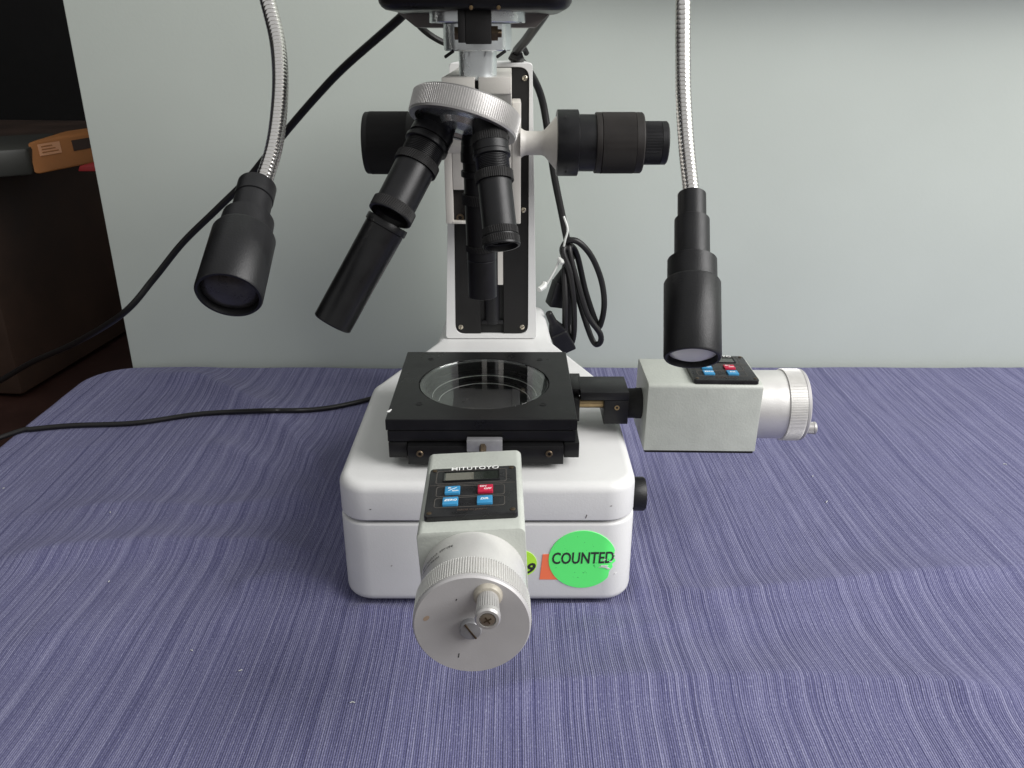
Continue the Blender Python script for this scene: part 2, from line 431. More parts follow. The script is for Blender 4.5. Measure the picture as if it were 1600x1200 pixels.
# lint on the cloth
gl = G()
for u, v in ((6, 764), (171, 910), (376, 1049), (551, 1098), (300, 1017), (172, 798), (1270, 745), (1292, 785), (1570, 726)):
    p = PZ(u, v, 0); p = PZ(u, v, cloth_h(p.x, p.y)); p.z = cloth_h(p.x, p.y)+.0006; a = random.random()*PI; l_ = random.uniform(.0006, .0016)
    gl.sweep([p-Vector((math.cos(a), math.sin(a), 0))*l_, p+Vector((0, 0, .0003)), p+Vector((math.cos(a+.5), math.sin(a+.5), 0))*l_], .0003, 6)
o = obj('lint', gl, M['zip']); o['kind'] = 'stuff'; tag(o, 'tiny white specks of lint scattered on the blue tablecloth', 'lint')

# ------------------------------------------------------------------ dark corner at the left: cabinet with a case on it
def left_corner():
    z0 = -.098
    # cabinet: the near bottom corner and the receding bottom edge of its lit side
    A = PZ(36, 622, z0); B = PZ(215, 512, z0); d = (B-A).normalized(); nrm = Vector((d.y, -d.x, 0))
    B = A+d*.62; Lf = A - nrm*.45; top = P(28, 268, A.y).z
    t = thing('brown_cabinet', 'dark brown wooden cabinet standing in the dark corner left of the pale wall', 'cabinet', A)
    q = [A, B, B-nrm*.45, Lf]
    obj('cabinet_body', G().hexa([Vector((p.x, p.y, z0+.004)) for p in q]+[Vector((p.x, p.y, top-.012)) for p in q], .004), M['brownwood'], t)
    e = .004
    q2 = [A-d*e+nrm*e, B+d*e+nrm*e, B-nrm*.45, Lf-d*e]
    obj('cabinet_top', G().hexa([Vector((p.x, p.y, top-.0115)) for p in q2]+[Vector((p.x, p.y, top)) for p in q2], .003), M['brownwood'], t)
    # case on top
    z = top+.001
    a0 = PZ(-60, 283, z); a1 = PZ(52, 274, z); a2 = PZ(185, 247, z)
    bz = z+.036
    c = thing('instrument_case', 'grey case with a lid tinted orange for warm lamplight and a small paper label lying on the dark cabinet', 'case', a1)
    bk = Vector((-.05, .16, 0))
    obj('grey_shell', G().hexa([a0, a1, a1+bk, a0+bk]+[p+Vector((0, 0, .030)) for p in (a0, a1, a1+bk, a0+bk)], .004), M['boxgrey'], c)
    a1s = a1+Vector((.0015, 0, 0))
    bk2 = Vector((-.03, .14, 0)); lid = [a1s, a2, a2+bk2, a1s+bk2]
    topq = [a1s+Vector((-.012, .02, .034)), a2+Vector((-.012, .02, .034)), a2+bk2+Vector((0, 0, .034)), a1s+bk2+Vector((0, 0, .034))]
    obj('warm_light_lid', G().hexa(lid+topq, .003), M['boxwarmlight'], c)
    out = (topq[1]-topq[0]).cross(topq[0]-lid[0]).normalized()*-1
    if out.y > 0: out = -out
    def onface(s_, t_, k): return lid[0].lerp(lid[1], s_).lerp(topq[0].lerp(topq[1], s_), t_)+out*k
    def patch(s0, s1, t0, t1, k): return G().hexa([onface(s0, t0, -.0003), onface(s1, t0, -.0003), onface(s1, t1, -.0003), onface(s0, t1, -.0003), onface(s0, t0, k), onface(s1, t0, k), onface(s1, t1, k), onface(s0, t1, k)], 0)
    lb = obj('paper_label', patch(.10, .34, .52, .88, .0006), M['paper'], c)
    for k in range(3): obj('label_line', patch(.13, .31-.03*k, .60+k*.09, .63+k*.09, .0010), M['boxwarmlight'], lb)
    obj('dark_window', patch(.48, .95, .50, .84, .0006), M['brownwood'], c)
    r = PZ(139, 268, top); g = G().hexa([r+Vector(k) for k in ((-.010, -.006, .001), (.02, -.006, .001), (.02, .02, .001), (-.006, .02, .001), (-.008, -.004, .007), (.02, -.004, .010), (.02, .02, .009), (-.004, .02, .008))], .001)
    o = obj('red_packet', g, M['red']); rebase(o, r); tag(o, 'small red packet on the cabinet under the warm tinted lid beside the wall edge', 'packet')
left_corner()

# ------------------------------------------------------------------ the microscope
MS = thing('measuring_microscope', 'white and black workshop measuring microscope with square glass stage and two digital micrometer heads', 'microscope', (BC, .56, .002))
AX, AY = -.020, .5198      # optical axis

# base
def base_poly(hw, yf, ins=0):
    pts = []; R = .019
    cxs = ((BC-hw+R, yf+R, 180), (BC+hw-R, yf+R, 270))
    out = []
    for cx, cy, a0 in cxs:
        for i in range(9):
            a = math.radians(a0+90*i/8); out.append((cx+R*math.cos(a), cy+R*math.sin(a)))
    def arc(p, r, a0, a1, n=5):
        return [(p[0]+r*math.cos(math.radians(a0+(a1-a0)*i/n)), p[1]+r*math.sin(math.radians(a0+(a1-a0)*i/n))) for i in range(n+1)]
    out += arc((BC+hw-.02, .588), .02, 0, 32)
    out += [(BC+.052, .695), (BC+.048, .78)]
    out += arc((BC+.038, .79), .01, 0, 90, 3) + arc((BC-.038, .79), .01, 90, 180, 3)
    out += [(BC-.048, .78), (BC-.052, .695)]
    out += arc((BC-hw+.02, .588), .02, 148, 180)
    return out
obj('lower_base', G().prism(base_poly(BHW+.0010, BYF), .003, .0622, .0018, .006, 4), M['white'], MS)
obj('base_seam', G().prism(base_poly(BHW-.003, BYF+.003), .0605, .066), M['dark'], MS)
obj('upper_base', G().prism(base_poly(BHW+.0006, BYF-.0006), .0645, .0900, .0062, .0012, 5), M['white'], MS)
g = G(); mk = frame((.074, .482, .058), (1, 0, 0)); g.lathe([(.0085, 0), (.0085, .003), (.0112, .0032), (.0114, .0045), (.0114, .0135), (.0106, .0148), (0, .0148)], mk)
obj('side_knob', g, M['charcoal'], MS)

def front_y(x, yf=BYF):
    R = .019; dx = abs(x-BC)-(BHW-R)
    return yf if dx <= 0 else yf+R-math.sqrt(max(0, R*R-dx*dx))
def on_front(p, eps): return Vector((p.x, front_y(p.x)-eps, p.z))
def sticker(poly, eps, name, m_, label):       # poly in world x,z wrapped over the base front; fan of thin rings
    cx = sum(p[0] for p in poly)/len(poly); cz = sum(p[1] for p in poly)/len(poly); g = G(); k = len(poly); nr = 8
    vs = []; fs = []
    for r in range(1, nr+1):
        for x, z in poly:
            vs.append(on_front(Vector((cx+(x-cx)*r/nr, 0, cz+(z-cz)*r/nr)), eps))
    vs.append(on_front(Vector((cx, 0, cz)), eps)); c0 = len(vs)-1
    for i in range(k): fs.append([c0, i, (i+1) % k])
    for r in range(nr-1):
        for i in range(k): i2 = (i+1) % k; fs.append([r*k+i, r*k+i2, (r+1)*k+i2, (r+1)*k+i])
    n0 = len(vs)                               # give the paper its edge
    for i in range(k):
        vs.append(vs[(nr-1)*k+i]+Vector((0, eps-.00005, 0)))
    for i in range(k): i2 = (i+1) % k; fs.append([(nr-1)*k+i, (nr-1)*k+i2, n0+i2, n0+i])
    g.add(vs, fs); return obj(name, g, m_, MS, label=label)
def FP(u, v): p = P(u, v, BYF); return (p.x, p.z)
def torn(cx, cz, r, n=64):
    out = []
    for i in range(n):
        a = 2*PI*i/n; rr = r
        d = math.degrees(a)
        if -2 < ((d+180) % 360)-180 < 14: rr = r*(.955+.02*math.sin(i*3.1))
        if -34 < ((d+180) % 360)-180 < -6: rr = r*(.93+.03*math.sin(i*2.3))
        out.append((cx+rr*math.cos(a), cz+rr*math.sin(a)))
    return out
sticker([FP(848, 866), FP(872, 865), FP(872, 905), FP(843, 905)][::-1], .0003, 'sticker', M['orange'], 'orange paper sticker half under the green one')
cx, cz = FP(910, 874)
gs = sticker(torn(cx, cz, .0213), .0005, 'sticker', M['green'], 'round fluorescent green sticker reading COUNTED with a torn right edge')
mt = Matrix.Translation((cx+.0001, 0, cz+.0010)) @ Matrix.Rotation(PI/2, 4, 'X') @ Matrix.Rotation(math.radians(1.0), 4, 'Z')
text('lettering', 'COUNTED', .0118, mt, M['darkink'], gs, bold=.00022, shear=.10, sx=.685, ext=.00004, spacing=1.0, warp=lambda p: on_front(p, .00066 - p.y*.5))
# the torn pale flecks over the last letters
g = G()
for (du, dv, a, l_) in ((944, 874, .5, .0012), (954, 877, -.2, .0010), (960, 866, .9, .0008), (943, 884, .1, .0026), (949, 887, -.5, .0018), (962, 898, .3, .0009), (961, 871, 1.2, .0013)):
    x, z = FP(du, dv); pl = []
    for i in range(9):
        t = 2*PI*i/9; rr = 1+.35*math.sin(i*2.7+du)
        px, pz = l_*rr*math.cos(t), l_*.36*rr*math.sin(t)
        pl.append(on_front(Vector((x+px*math.cos(a)-pz*math.sin(a), 0, z+px*math.sin(a)+pz*math.cos(a))), .0008))
    g.add(pl+[p+Vector((0, .0003, 0)) for p in pl], [list(range(9))]+[[i, (i+1) % 9, 9+(i+1) % 9, 9+i] for i in range(9)])
obj('torn_paper_scraps', g, M['white'], gs)
cx, cz = FP(815, 880)
ys = sticker([(cx+.0096*math.cos(2*PI*i/40), cz+.0096*math.sin(2*PI*i/40)) for i in range(40)], .0004, 'sticker', M['yellow'], 'round yellow green sticker mostly hidden behind the front micrometer')
cx, cz = FP(827, 888)
text('lettering', '9', .0105, Matrix.Translation((cx, 0, cz)) @ Matrix.Rotation(PI/2, 4, 'X'), M['darkink'], ys, bold=.00035, shear=.3, warp=lambda p: on_front(p, .0006-p.y*.5))

for (u, v, l_, a_, m_) in ((579, 795, .0005, 0, 'darkink'), (916, 806, .0013, 1.3, 'brownink'), (612, 884, .0004, .4, 'brownink'), (955, 790, .0006, .2, 'brownink')):
    x, z = FP(u, v); d_ = Vector((math.cos(a_), 0, math.sin(a_)))*l_
    c_ = on_front(Vector((x, 0, z)), .0007 if z > .063 else .0001)
    obj('scuff', G().sweep([c_-d_, c_, c_+d_], .00022, 6), M[m_], MS)
# lower stage: rails, carriage, latch
obj('foot_disc', G().lathe([(.046, .0895), (.046, .0945), (0, .0945)], Matrix.Translation((-.018, .51, 0))), M['blackpaint'], MS)
for a, b in (((-.077, .4605, .0965), (-.0655, .574, .1070)), ((.0325, .4605, .0965), (.0420, .574, .1070))):
    obj('guide_rail', G().box(a, b, .0004), M['blackpaint'], MS)
obj('cross_slide', G().box((-.0648, .4565, .0938), (.0320, .572, .1065), .0005), M['blackpaint'], MS)
for u in (656, 858):
    p = P(u, 709, .4562); s_ = obj('slide_screw', G().lathe([(.0022, -.001), (.0022, .0004), (.0018, .0008), (.0011, .0008), (.0010, -.0004), (0, -.0004)], frame(p, (0, -1, 0)), 20), M['darksteel'], MS)
lp = P(757, 694, .455)
obj('latch_plate', G().box((lp.x-.011, .4545, .1035), (lp.x+.011, .4600, .1115), .0006), M['greymetal'], MS)
obj('latch_nut', G().lathe([(.0022, 0), (.0022, .009), (.0016, .0098), (0, .0098)], frame((lp.x-.001, .4545+.004, .1085), (0, -1, -.3)), 6), M['darksteel'], MS)

# stage plates with the round opening
SXc, SYc, SH = -.0189, .5198, .0592
def holed(x0, x1, y0, y1, z0, z1, r, cx, cy, rec=None, bev=.0005, n=96):
    def sq(a, e=0):
        c, s_ = math.cos(a), math.sin(a); hx, hy = (x1-x0)/2-e, (y1-y0)/2-e; k = min(hx/abs(c) if abs(c) > 1e-6 else 9, hy/abs(s_) if abs(s_) > 1e-6 else 9)
        return ((x0+x1)/2+c*k, (y0+y1)/2+s_*k)
    rows = []
    A = [2*PI*(i+.5)/n for i in range(n)]
    # exact corners
    for cang in (math.atan2((y1-y0), (x1-x0)), PI-math.atan2((y1-y0), (x1-x0)), PI+math.atan2((y1-y0), (x1-x0)), 2*PI-math.atan2((y1-y0), (x1-x0))):
        i = min(range(n), key=lambda k: abs(A[k]-cang)); A[i] = cang
    rr = rec or (r, 0)
    seq = [[(cx+r*math.cos(a), cy+r*math.sin(a), z0) for a in A],
           [(*sq(a, bev), z0) for a in A], [(*sq(a), z0+bev) for a in A], [(*sq(a), z1-bev) for a in A], [(*sq(a, bev), z1) for a in A],
           [(cx+rr[0]*math.cos(a), cy+rr[0]*math.sin(a), z1) for a in A]]
    if rec: seq += [[(cx+rr[0]*math.cos(a), cy+rr[0]*math.sin(a), z1-rr[1]) for a in A], [(cx+r*math.cos(a), cy+r*math.sin(a), z1-rr[1]) for a in A]]
    vs = [p for q in seq for p in q]; fs = []
    for j in range(len(seq)):
        j2 = (j+1) % len(seq)
        for i in range(n): i2 = (i+1) % n; fs.append([j*n+i, j*n+i2, j2*n+i2, j2*n+i])
    return G().add(vs, fs)
obj('lower_stage_plate', holed(SXc-SH+.0008, SXc+SH-.0008, SYc-SH+.0006, SYc+SH-.0008, .1072, .11495, .040, SXc, SYc), M['blackpaint'], MS)
top_pl = obj('stage_plate', holed(SXc-SH, SXc+SH, SYc-SH, SYc+SH, .1153, .123, .0405, SXc, SYc, (.0444, .0026)), M['blackpaint'], MS)
obj('stage_glass', G().lathe([(0, .1206), (.0437, .1206), (.0441, .1210), (.0441, .1224), (.0437, .1228), (0, .1228)], Matrix.Translation((SXc, SYc, 0)), 96), M['glass'], MS)
g = G()
for r, z in ((.039, .1120), (.035, .1075), (.030, .1030), (.024, .0985)):
    g.ring([(r, z), (r-.0035, z), (r-.0035, z-.004), (r, z-.004)], Matrix.Translation((SXc, SYc, 0)), 96)
obj('stage_well', g, M['blackanod'], MS)
obj('well_edge_ring', G().ring([(.0357, .1123), (.0353, .1123), (.0353, .1118), (.0357, .1118)], Matrix.Translation((SXc, SYc, 0)), 96).ring([(.0316, .1079), (.0312, .1079), (.0312, .1074), (.0316, .1074)], Matrix.Translation((SXc, SYc, 0)), 96), M['alu'], MS)
obj('well_lens', G().lathe([(.0235, .0949), (.0235, .0965), (.010, .0980), (0, .0983)], Matrix.Translation((SXc, SYc, 0))), M['lensdark'], MS)
for u, v in ((673, 561), (843, 562), (655, 631), (848, 632)):
    p = PZ(u, v, .123); g = G().ring([(.0023, .1227), (.0023, .12325), (.0017, .12325), (.0017, .1227)], Matrix.Translation((p.x, p.y, 0)), 24)
    r_ = obj('plate_hole', g, M['blackanod'], MS)
    obj('hole_bottom', G().lathe([(.0017, .1225), (.0017, .12312), (0, .12312)], Matrix.Translation((p.x, p.y, 0)), 20), M['dark'], r_)
g = G()
for a in ((0, 0), (.0006, .0012), (.0012, .0026)):
    p = PZ(607, 643, .123); g.lathe([(.0011-a[1]*.2, .1229), (.0010-a[1]*.2, .12325), (0, .1233)], Matrix.Translation((p.x+a[0], p.y+a[1], 0)), 12)
obj('paint_chip', g, M['ink'], top_pl)

# arm to the right micrometer
g = G().box((.038, .5060, .1000), (.0455, .5335, .1165), .0004).box((.0405, .512, .1165), (.0475, .540, .1215), .0004)
obj('arm_mount', g, M['blackpaint'], MS)
g = G().box((.0458, .5050, .1160), (.0781, .5335, .1218), .0004).box((.0618, .5050, .0985), (.0781, .5335, .1158), .0004)
br = obj('arm_bracket', g, M['blackanod'], MS)
obj('bracket_screw', G().ring([(.0017, 0), (.0017, .0004), (.0009, .0004), (.0009, -.0004)], frame(P(964, 637, .5048), (0, -1, 0)), 20), M['brass'], br)
obj('arm_spindle', G().lathe([(.0040, 0), (.0040, .018), (.0036, .0185)], frame((.0440, .5150, .1105), (1, 0, 0)), 24), M['brass'], MS)
obj('arm_collar', G().lathe([(.0098, 0), (.0103, .0006), (.0103, .0065), (.0106, .0070), (.0106, .0125)], frame((.0779, AY, .1075), (1, 0, 0))), M['blackmatte'], MS)

# ---- digital micrometer head: local x = right, y = from the stage to the drum, z = up; origin = centre of the front face
MW, MH, ML, MR = .0484, .0481, .0752, .0245
def micrometer(F, panel_F, knob, kl, label, slot):
    w2, h2 = MW/2, MH/2
    # housing: rounded long edges, straight ends
    prof = [(-w2, -h2), (w2, -h2)]
    rr = .0030
    for i in range(6):
        a = PI/2*i/5; prof.append((w2-rr+rr*math.cos(a), h2-rr+rr*math.sin(a)))
    for i in range(6):
        a = PI/2+PI/2*i/5; prof.append((-w2+rr+rr*math.cos(a), h2-rr+rr*math.sin(a)))
    # prism axis along local -y: map (x, z) profile
    mm = F @ Matrix(((1, 0, 0, 0), (0, 0, -1, 0), (0, 1, 0, 0), (0, 0, 0, 1)))
    h = obj('micrometer_head', G().prism(prof, 0, ML, .0006, .0006, 2, mm), M['hammer'], MS, label=label)
    obj('bottom_plate', G().box((-w2+.0008, -ML+.001, -h2-.0021), (w2-.0008, -.001, -h2-.0001), .0003, F), M['blackmatte'], h)
    D = F @ Matrix.Rotation(-PI/2, 4, 'X')      # local z of the lathe = +y of the head
    obj('drum', G().lathe([(.0232, -.001), (.0234, .0004), (.0236, .0201), (.0232, .0205), (.0225, .0206)], D, 96), M['alu'], h)
    g = G().knurl(.0204, .0318, .0248, .0006, 140, D, steps=1, inner=.9)
    obj('knurled_ring', g, M['alu'], h, smooth=20)
    obj('drum_face', G().lathe([(.0225, .0310), (.0243, .0319), (.0246, .0322), (.0246, .0336), (.0239, .0345), (0, .0345)], D, 96), M['aluface'], h)
    kx, kz = knob                                # the small crank on the face
    K = D @ Matrix.Translation((kx, -kz, .0345)) @ Matrix.Diagonal((kl**.3, kl**.3, kl, 1))
    obj('crank_base', G().lathe([(.0060, -.0005), (.0060, .0006), (.0052, .0022), (.0044, .0026)], K, 32), M['grime'], h)
    g = G().knurl(.0022, .0125, .0043, .00035, 30, K, steps=1, r1=.0049, inner=.8).lathe([(.0042, .002), (.0046, .0124), (.0051, .0126), (.0051, .0148), (.0045, .0156), (.0034, .0157), (.0033, .0149), (0, .0149)], K, 36)
    obj('crank', g, M['greyalu'], h, smooth=20)
    sc = G().lathe([(.0030, .0148), (.0029, .0155), (.0012, .0158), (0, .0158)], K, 24)
    obj('crank_screw', sc, M['screw'], h)
    g = G().box((-.0017, -.0003, .0150), (.0017, .0003, .0160), 0, K @ Matrix.Rotation(.5, 4, 'Z')).box((-.0003, -.0017, .0150), (.0003, .0017, .01605), 0, K @ Matrix.Rotation(.5, 4, 'Z'))
    obj('screw_cross', g, M['darksteel'], h)
    K2 = D @ Matrix.Translation((.0005, .0005, .0345)) @ Matrix.Rotation(slot, 4, 'Z')
    obj('centre_screw', G().lathe([(.0046, -.0004), (.0046, .0022), (.0042, .0028), (.002, .0031), (0, .0032)], K2, 36), M['greymetal'], h)
    obj('screw_slot', G().box((-.0042, -.00038, .0018), (.0042, .00038, .00335), .0001, K2), M['darksteel'], h)
    obj('face_stain', G().lathe([(.0016, .0002), (.0010, -.0), (0, 0)][::-1], D @ Matrix.Translation((.0185, .0025-.0075, .0344)) @ Matrix.Rotation(.7, 4, 'Z') @ Matrix.Diagonal((1, .6, 1, 1)), 14), M['stain'], h)
    for x, z, a, l_ in ((.0065, -.0150, -.2, .0011), (.0055, .0135, -.4, .0005)):
        obj('scratch', G().box((-.0002, -l_, 0), (.0002, l_, .00008), 0, D @ Matrix.Translation((x, -z, .03452)) @ Matrix.Rotation(a, 4, 'Z')), M['darkink'], h)
    # writing on the smooth part of the drum, wrapped round it, reading away from the operator
    def wrap(s_, size, ang0, y0, name='drum_marking'):
        def wf(p):
            a = math.radians(ang0) + p.x/.0237; r = .02372
            return D @ Vector((-r*math.sin(a), -r*math.cos(a), y0 + p.y))
        text(name, s_, size, I4, M['darkink'], h, bold=.00003, warp=wf, ext=0)
    if kl == 1.0: wrap('MITUTOYO  No.164', .0022, -42, .0085)
    if kl == 1.0: wrap('0.001mm JAPAN', .0018, -50, .0118)
    # panel, x right, y up the panel, z out of it; origin = centre of its lower edge
    Q = panel_F
    pn = obj('control_panel', G().prism(rrect(-.0213, .0213, 0, .0446, .002), 0, .0030, .0006, 0, 2, Q), M['panel'], h)
    def rounded_line(x0, x1, y0, y1, r=.0016, ww=.00022):
        o_ = rrect(x0, x1, y0, y1, r, 4); i_ = rrect(x0+ww, x1-ww, y0+ww, y1-ww, r-ww, 4); k = len(o_)
        vs = [(*p, .0030) for p in o_]+[(*p, .0030) for p in i_]; vs += [(x, y, .00312) for x, y, z in vs]; fs = []
        for i in range(k):
            i2 = (i+1) % k
            fs += [[2*k+i, 2*k+i2, 3*k+i2, 3*k+i], [i, i2, 2*k+i2, 2*k+i], [k+i2, k+i, 3*k+i, 3*k+i2]]
        return G().add(vs, fs, Q)
    g = G()
    for (x0, x1, y0, y1) in ((-.0178, .0165, .0287, .0415), (-.0170, .0155, .0166, .0262), (-.0172, .0155, .0068, .0155)):
        a = rounded_line(x0, x1, y0, y1, .0016, .00026); g.add(a.v, a.f)
    g.box((-.0205, .0273, .0029), (.0205, .0275, .00312), 0, Q)
    obj('panel_line', g, M['groove'], h)
    obj('display', G().prism(rrect(-.0140, .0128, .0310, .0396, .0005), .0025, .00316, 0, 0, 1, Q), M['lcddark'], h)
    obj('display_segment_area', G().prism(rrect(-.0132, .0005, .0318, .0388, .0003), .0030, .00326, 0, 0, 1, Q), M['lcd'], h)
    g = G()
    for (x0, x1, y0, y1) in ((-.0145, .0133, .0396, .0401), (-.0145, .0133, .0305, .0310), (-.0145, -.0140, .0310, .0396), (.0128, .0133, .0310, .0396)):
        g.box((x0, y0, .0029), (x1, y1, .0036), .00012, Q)
    obj('display_frame', g, M['charcoal'], h)
    TT = lambda x, y, z=.0: Q @ Matrix.Translation((x, y, z))
    text('maker_name', 'MITUTOYO', .0042, TT(.0010, .0430, .00312), M['ink'], h, bold=.00001, sx=1.05, spacing=1.06)
    text('origin_mark', 'MADE IN JAPAN', .0019, TT(.0005, .0042, .00312), M['brownink'], h, bold=.00002)
    for (x, y, m_, tx) in ((-.0092, .0213, 'bluebtn', None), (.0064, .0213, 'redbtn', None), (-.0097, .0112, 'bluebtn', 'ZERO'), (.0062, .0112, 'bluebtn', 'DIR.')):
        b_ = obj('key', G().prism(rrect(x-.0036, x+.0036, y-.0033, y+.0033, .0004), .0028, .0042, .0003, 0, 2, Q), M[m_], h)
        if tx: text('key_lettering', tx, .0023, TT(x, y+.0002, .00425), M['ink'], h, bold=.00002, shear=.25)
        elif m_ == 'redbtn':
            text('key_lettering', 'ON', .0020, TT(x-.0013, y+.0015, .00425), M['ink'], h, bold=.00001, shear=.25)
            text('key_lettering', 'OFF', .0020, TT(x+.0009, y-.0009, .00425), M['ink'], h, bold=.00001, shear=.25)
        else:
            text('key_lettering', 'in', .0022, TT(x-.0015, y+.0014, .00425), M['ink'], h, bold=.00001, shear=.25)
            text('key_lettering', 'mm', .0020, TT(x+.0013, y-.0013, .00425), M['ink'], h, bold=.00001, shear=.25)
            obj('key_slash', G().box((-.0024, -.00012, .00425), (.0024, .00012, .00435), 0, TT(x+.0001, y+.0001) @ Matrix.Rotation(.6, 4, 'Z')), M['ink'], h)
    for x, y in ((-.0190, .0025), (.0190, .0028), (-.0190, .0422), (.0190, .0422)):
        obj('panel_screw', G().lathe([(.0012, .0028), (.0012, .00325), (.0009, .0034), (0, .0034)], Q @ Matrix.Translation((x, y, 0)), 16), M['darksteel'], h)
    return h
# front micrometer (rolled a little about its own axis)
FY = Matrix.Translation((-.0172, .3115, .1150)) @ Matrix.Rotation(math.radians(1.0), 4, 'Z') @ Matrix.Rotation(math.radians(-2.6), 4, 'Y')
FYm = FY @ Matrix.Rotation(PI, 4, 'Z')      # its local +y points to the camera
PY = FY @ Matrix.Translation((0, .0085, MH/2)) 
micrometer(FYm, PY, (-.0075, .0150), 1.0, 'digital micrometer head on the front of the stage with its drum towards the viewer', -1.05)
# right micrometer
FX = Matrix.Translation((.1638, AY, .1068)) @ Matrix.Rotation(math.radians(.7), 4, 'Y') @ Matrix.Rotation(-PI/2, 4, 'Z')
PX = Matrix.Translation((.1400, AY-.0228, .1068+MH/2+.0003)) @ Matrix.Rotation(math.radians(.7), 4, 'Y')
micrometer(FX, PX, (.0110, -.0125), .58, 'digital micrometer head on the right of the stage with its drum pointing right', .4)

# ---- column
CF = .699
bl, brt = P(697, 530, CF), P(838, 530, CF); tl, tr = P(702, 98, CF), P(832, 98, CF)
zb, zt = .0895, tl.z
g = G().hexa([(bl.x, CF+.004, zb), (brt.x, CF+.004, zb), (brt.x-.004, .775, zb), (bl.x+.004, .775, zb), (tl.x, CF+.004, zt), (tr.x, CF+.004, zt), (tr.x-.004, .765, zt), (tl.x+.004, .765, zt)], .0025, seg=3)
obj('column', g, M['white'], MS)
def frame_loop():
    def orc(pts, r, n=6):       # rounded polygon
        out = []; k = len(pts)
        for i in range(k):
            a, b, c = Vector(pts[i-1]), Vector(pts[i]), Vector(pts[(i+1) % k]); d1 = (a-b).normalized(); d2 = (c-b).normalized()
            p0, p1 = b+d1*r, b+d2*r
            for j in range(n+1):
                t = j/n; out.append(p0*(1-t)**2+b*2*t*(1-t)+p1*t*t)
        return out
    O = orc([(bl.x, zb+.001), (brt.x, zb+.001), (tr.x, zt), (tl.x, zt)], .003)
    i0, i1, i2, i3 = P(711.5, 522, CF), P(825, 522, CF), P(827, 105, CF), P(707, 105, CF)
    N = orc([(i0.x, i0.z), (i1.x, i1.z), (i2.x, i2.z), (i3.x, i3.z)], .009)
    k = len(O); vs = []; fs = []
    for L, y, e in ((O, CF+.0042, 0), (O, CF+.0006, 0), (O, CF, .0006), (N, CF, -.0004), (N, CF+.0006, 0), (N, CF+.0042, 0)):
        cx = sum(p.x for p in L)/k; cz = sum(p.y for p in L)/k
        for p in L:
            d = Vector((p.x-cx, p.y-cz)).normalized(); vs.append((p.x-d.x*e, y, p.y-d.y*e))
    for j in range(5):
        for i in range(k): i_ = (i+1) % k; fs.append([j*k+i, j*k+i_, (j+1)*k+i_, (j+1)*k+i])
    return G().add(vs, fs), N
gf, NI = frame_loop()
obj('column_frame', gf, M['white'], MS)
k = len(NI)
obj('channel_back', G().add([(p.x, CF+.0037, p.y) for p in NI], [list(range(k))]), M['dark'], MS)
# left and right rail plates inside the channel
xa, xb = P(751, 500, CF).x, P(787, 500, CF).x
def clip(L, x, keep_left):
    out = []
    for i in range(len(L)):
        a, b = L[i], L[(i+1) % len(L)]; ia = (a.x <= x) == keep_left; ib = (b.x <= x) == keep_left
        if ia: out.append(a)
        if ia != ib: t = (x-a.x)/(b.x-a.x); out.append(a+(b-a)*t)
    return out
mxz = Matrix(((1, 0, 0, 0), (0, 0, -1, CF+.0036), (0, 1, 0, 0), (0, 0, 0, 1)))
for L in (clip(NI, xa, True), clip(NI, xb, False)):
    c = sum(L, Vector((0, 0)))/len(L); L = [p+(c-p).normalized()*.0003 for p in L]
    obj('rail_plate', G().prism([tuple(p) for p in L], 0, .0026, .0002, 0, 1, mxz), M['blackmatte'], MS)
obj('slot_foot', G().box((xa+.0005, CF+.0008, NI[0].y-.0), (xb-.0005, CF+.0034, NI[0].y+.0035), .0006), M['blackanod'], MS)
obj('slot_shaft', G().lathe([(.0075, 0), (.0075, .10), (0, .10)], Matrix.Translation(((xa+xb)/2, CF+.0025+.004, .104)), 24), M['blackanod'], MS)
for u, v in ((720, 511), (816, 511), (818, 328), (820, 122)):
    m_ = frame(P(u, v, CF+.0010), (0, -1, 0))
    s_ = obj('plate_screw', G().lathe([(.0022, -.0006), (.0021, .0006), (.0012, .0011), (0, .0012)], m_, 20), M['screw'], MS)
    obj('screw_slot', G().box((-.0019, -.0003, .0006), (.0019, .0003, .00125), 0, m_ @ Matrix.Rotation(random.uniform(.3, 1.5), 4, 'Z')), M['darksteel'], s_)
obj('slot_slider', G().box((xa+.0003, CF+.0012, P(780, 446, CF).z), (xb-.0003, CF+.0034, .31), .0005), M['cream'], MS)

# ---- focusing carriage on the column
cy0, cy1 = .655, .6985
a, b = P(697, 350, cy0), P(813.5, 350, cy0); zt_ = P(805, 160, cy0).z
cxl, cxr, cz0 = a.x, b.x, a.z
n0, n1 = P(708, 320, cy0), P(731, 320, cy0); nzt = P(720, 297, cy0).z
g = G().box((P(800, 300, cy0).x, cy0, cz0), (cxr, cy1, zt_), .0008)
obj('carriage_flange', g, M['cream'], MS)
g = G().box((cxl, cy0+.0005, cz0), (n0.x, cy1, .312), .0006)                     # left cheek
g.box((n0.x+.0002, cy0+.0005, nzt), (P(799.5, 300, cy0).x, cy1, .312), .0006)      # main face above the notch
g.box((n1.x, cy0+.0007, cz0+.001), (P(799.5, 300, cy0).x, cy1, nzt-.0001), .0003)  # below
g.box((n0.x-.001, cy0+.0003, cz0), (n1.x+.001, cy1, cz0+.0022), .0003)             # lip
obj('carriage', g, M['cream'], MS)
obj('carriage_notch', G().box((n0.x, cy0+.006, cz0+.0022), (n1.x, cy0+.010, nzt+.001), 0), M['brownblack'], MS)
obj('notch_screw', G().ring([(.0030, -.001), (.0030, .0012), (.0016, .0012), (.0016, -.001)], frame(P(719, 340, cy0+.0055), (0, -1, 0)), 20), M['darksteel'], MS)

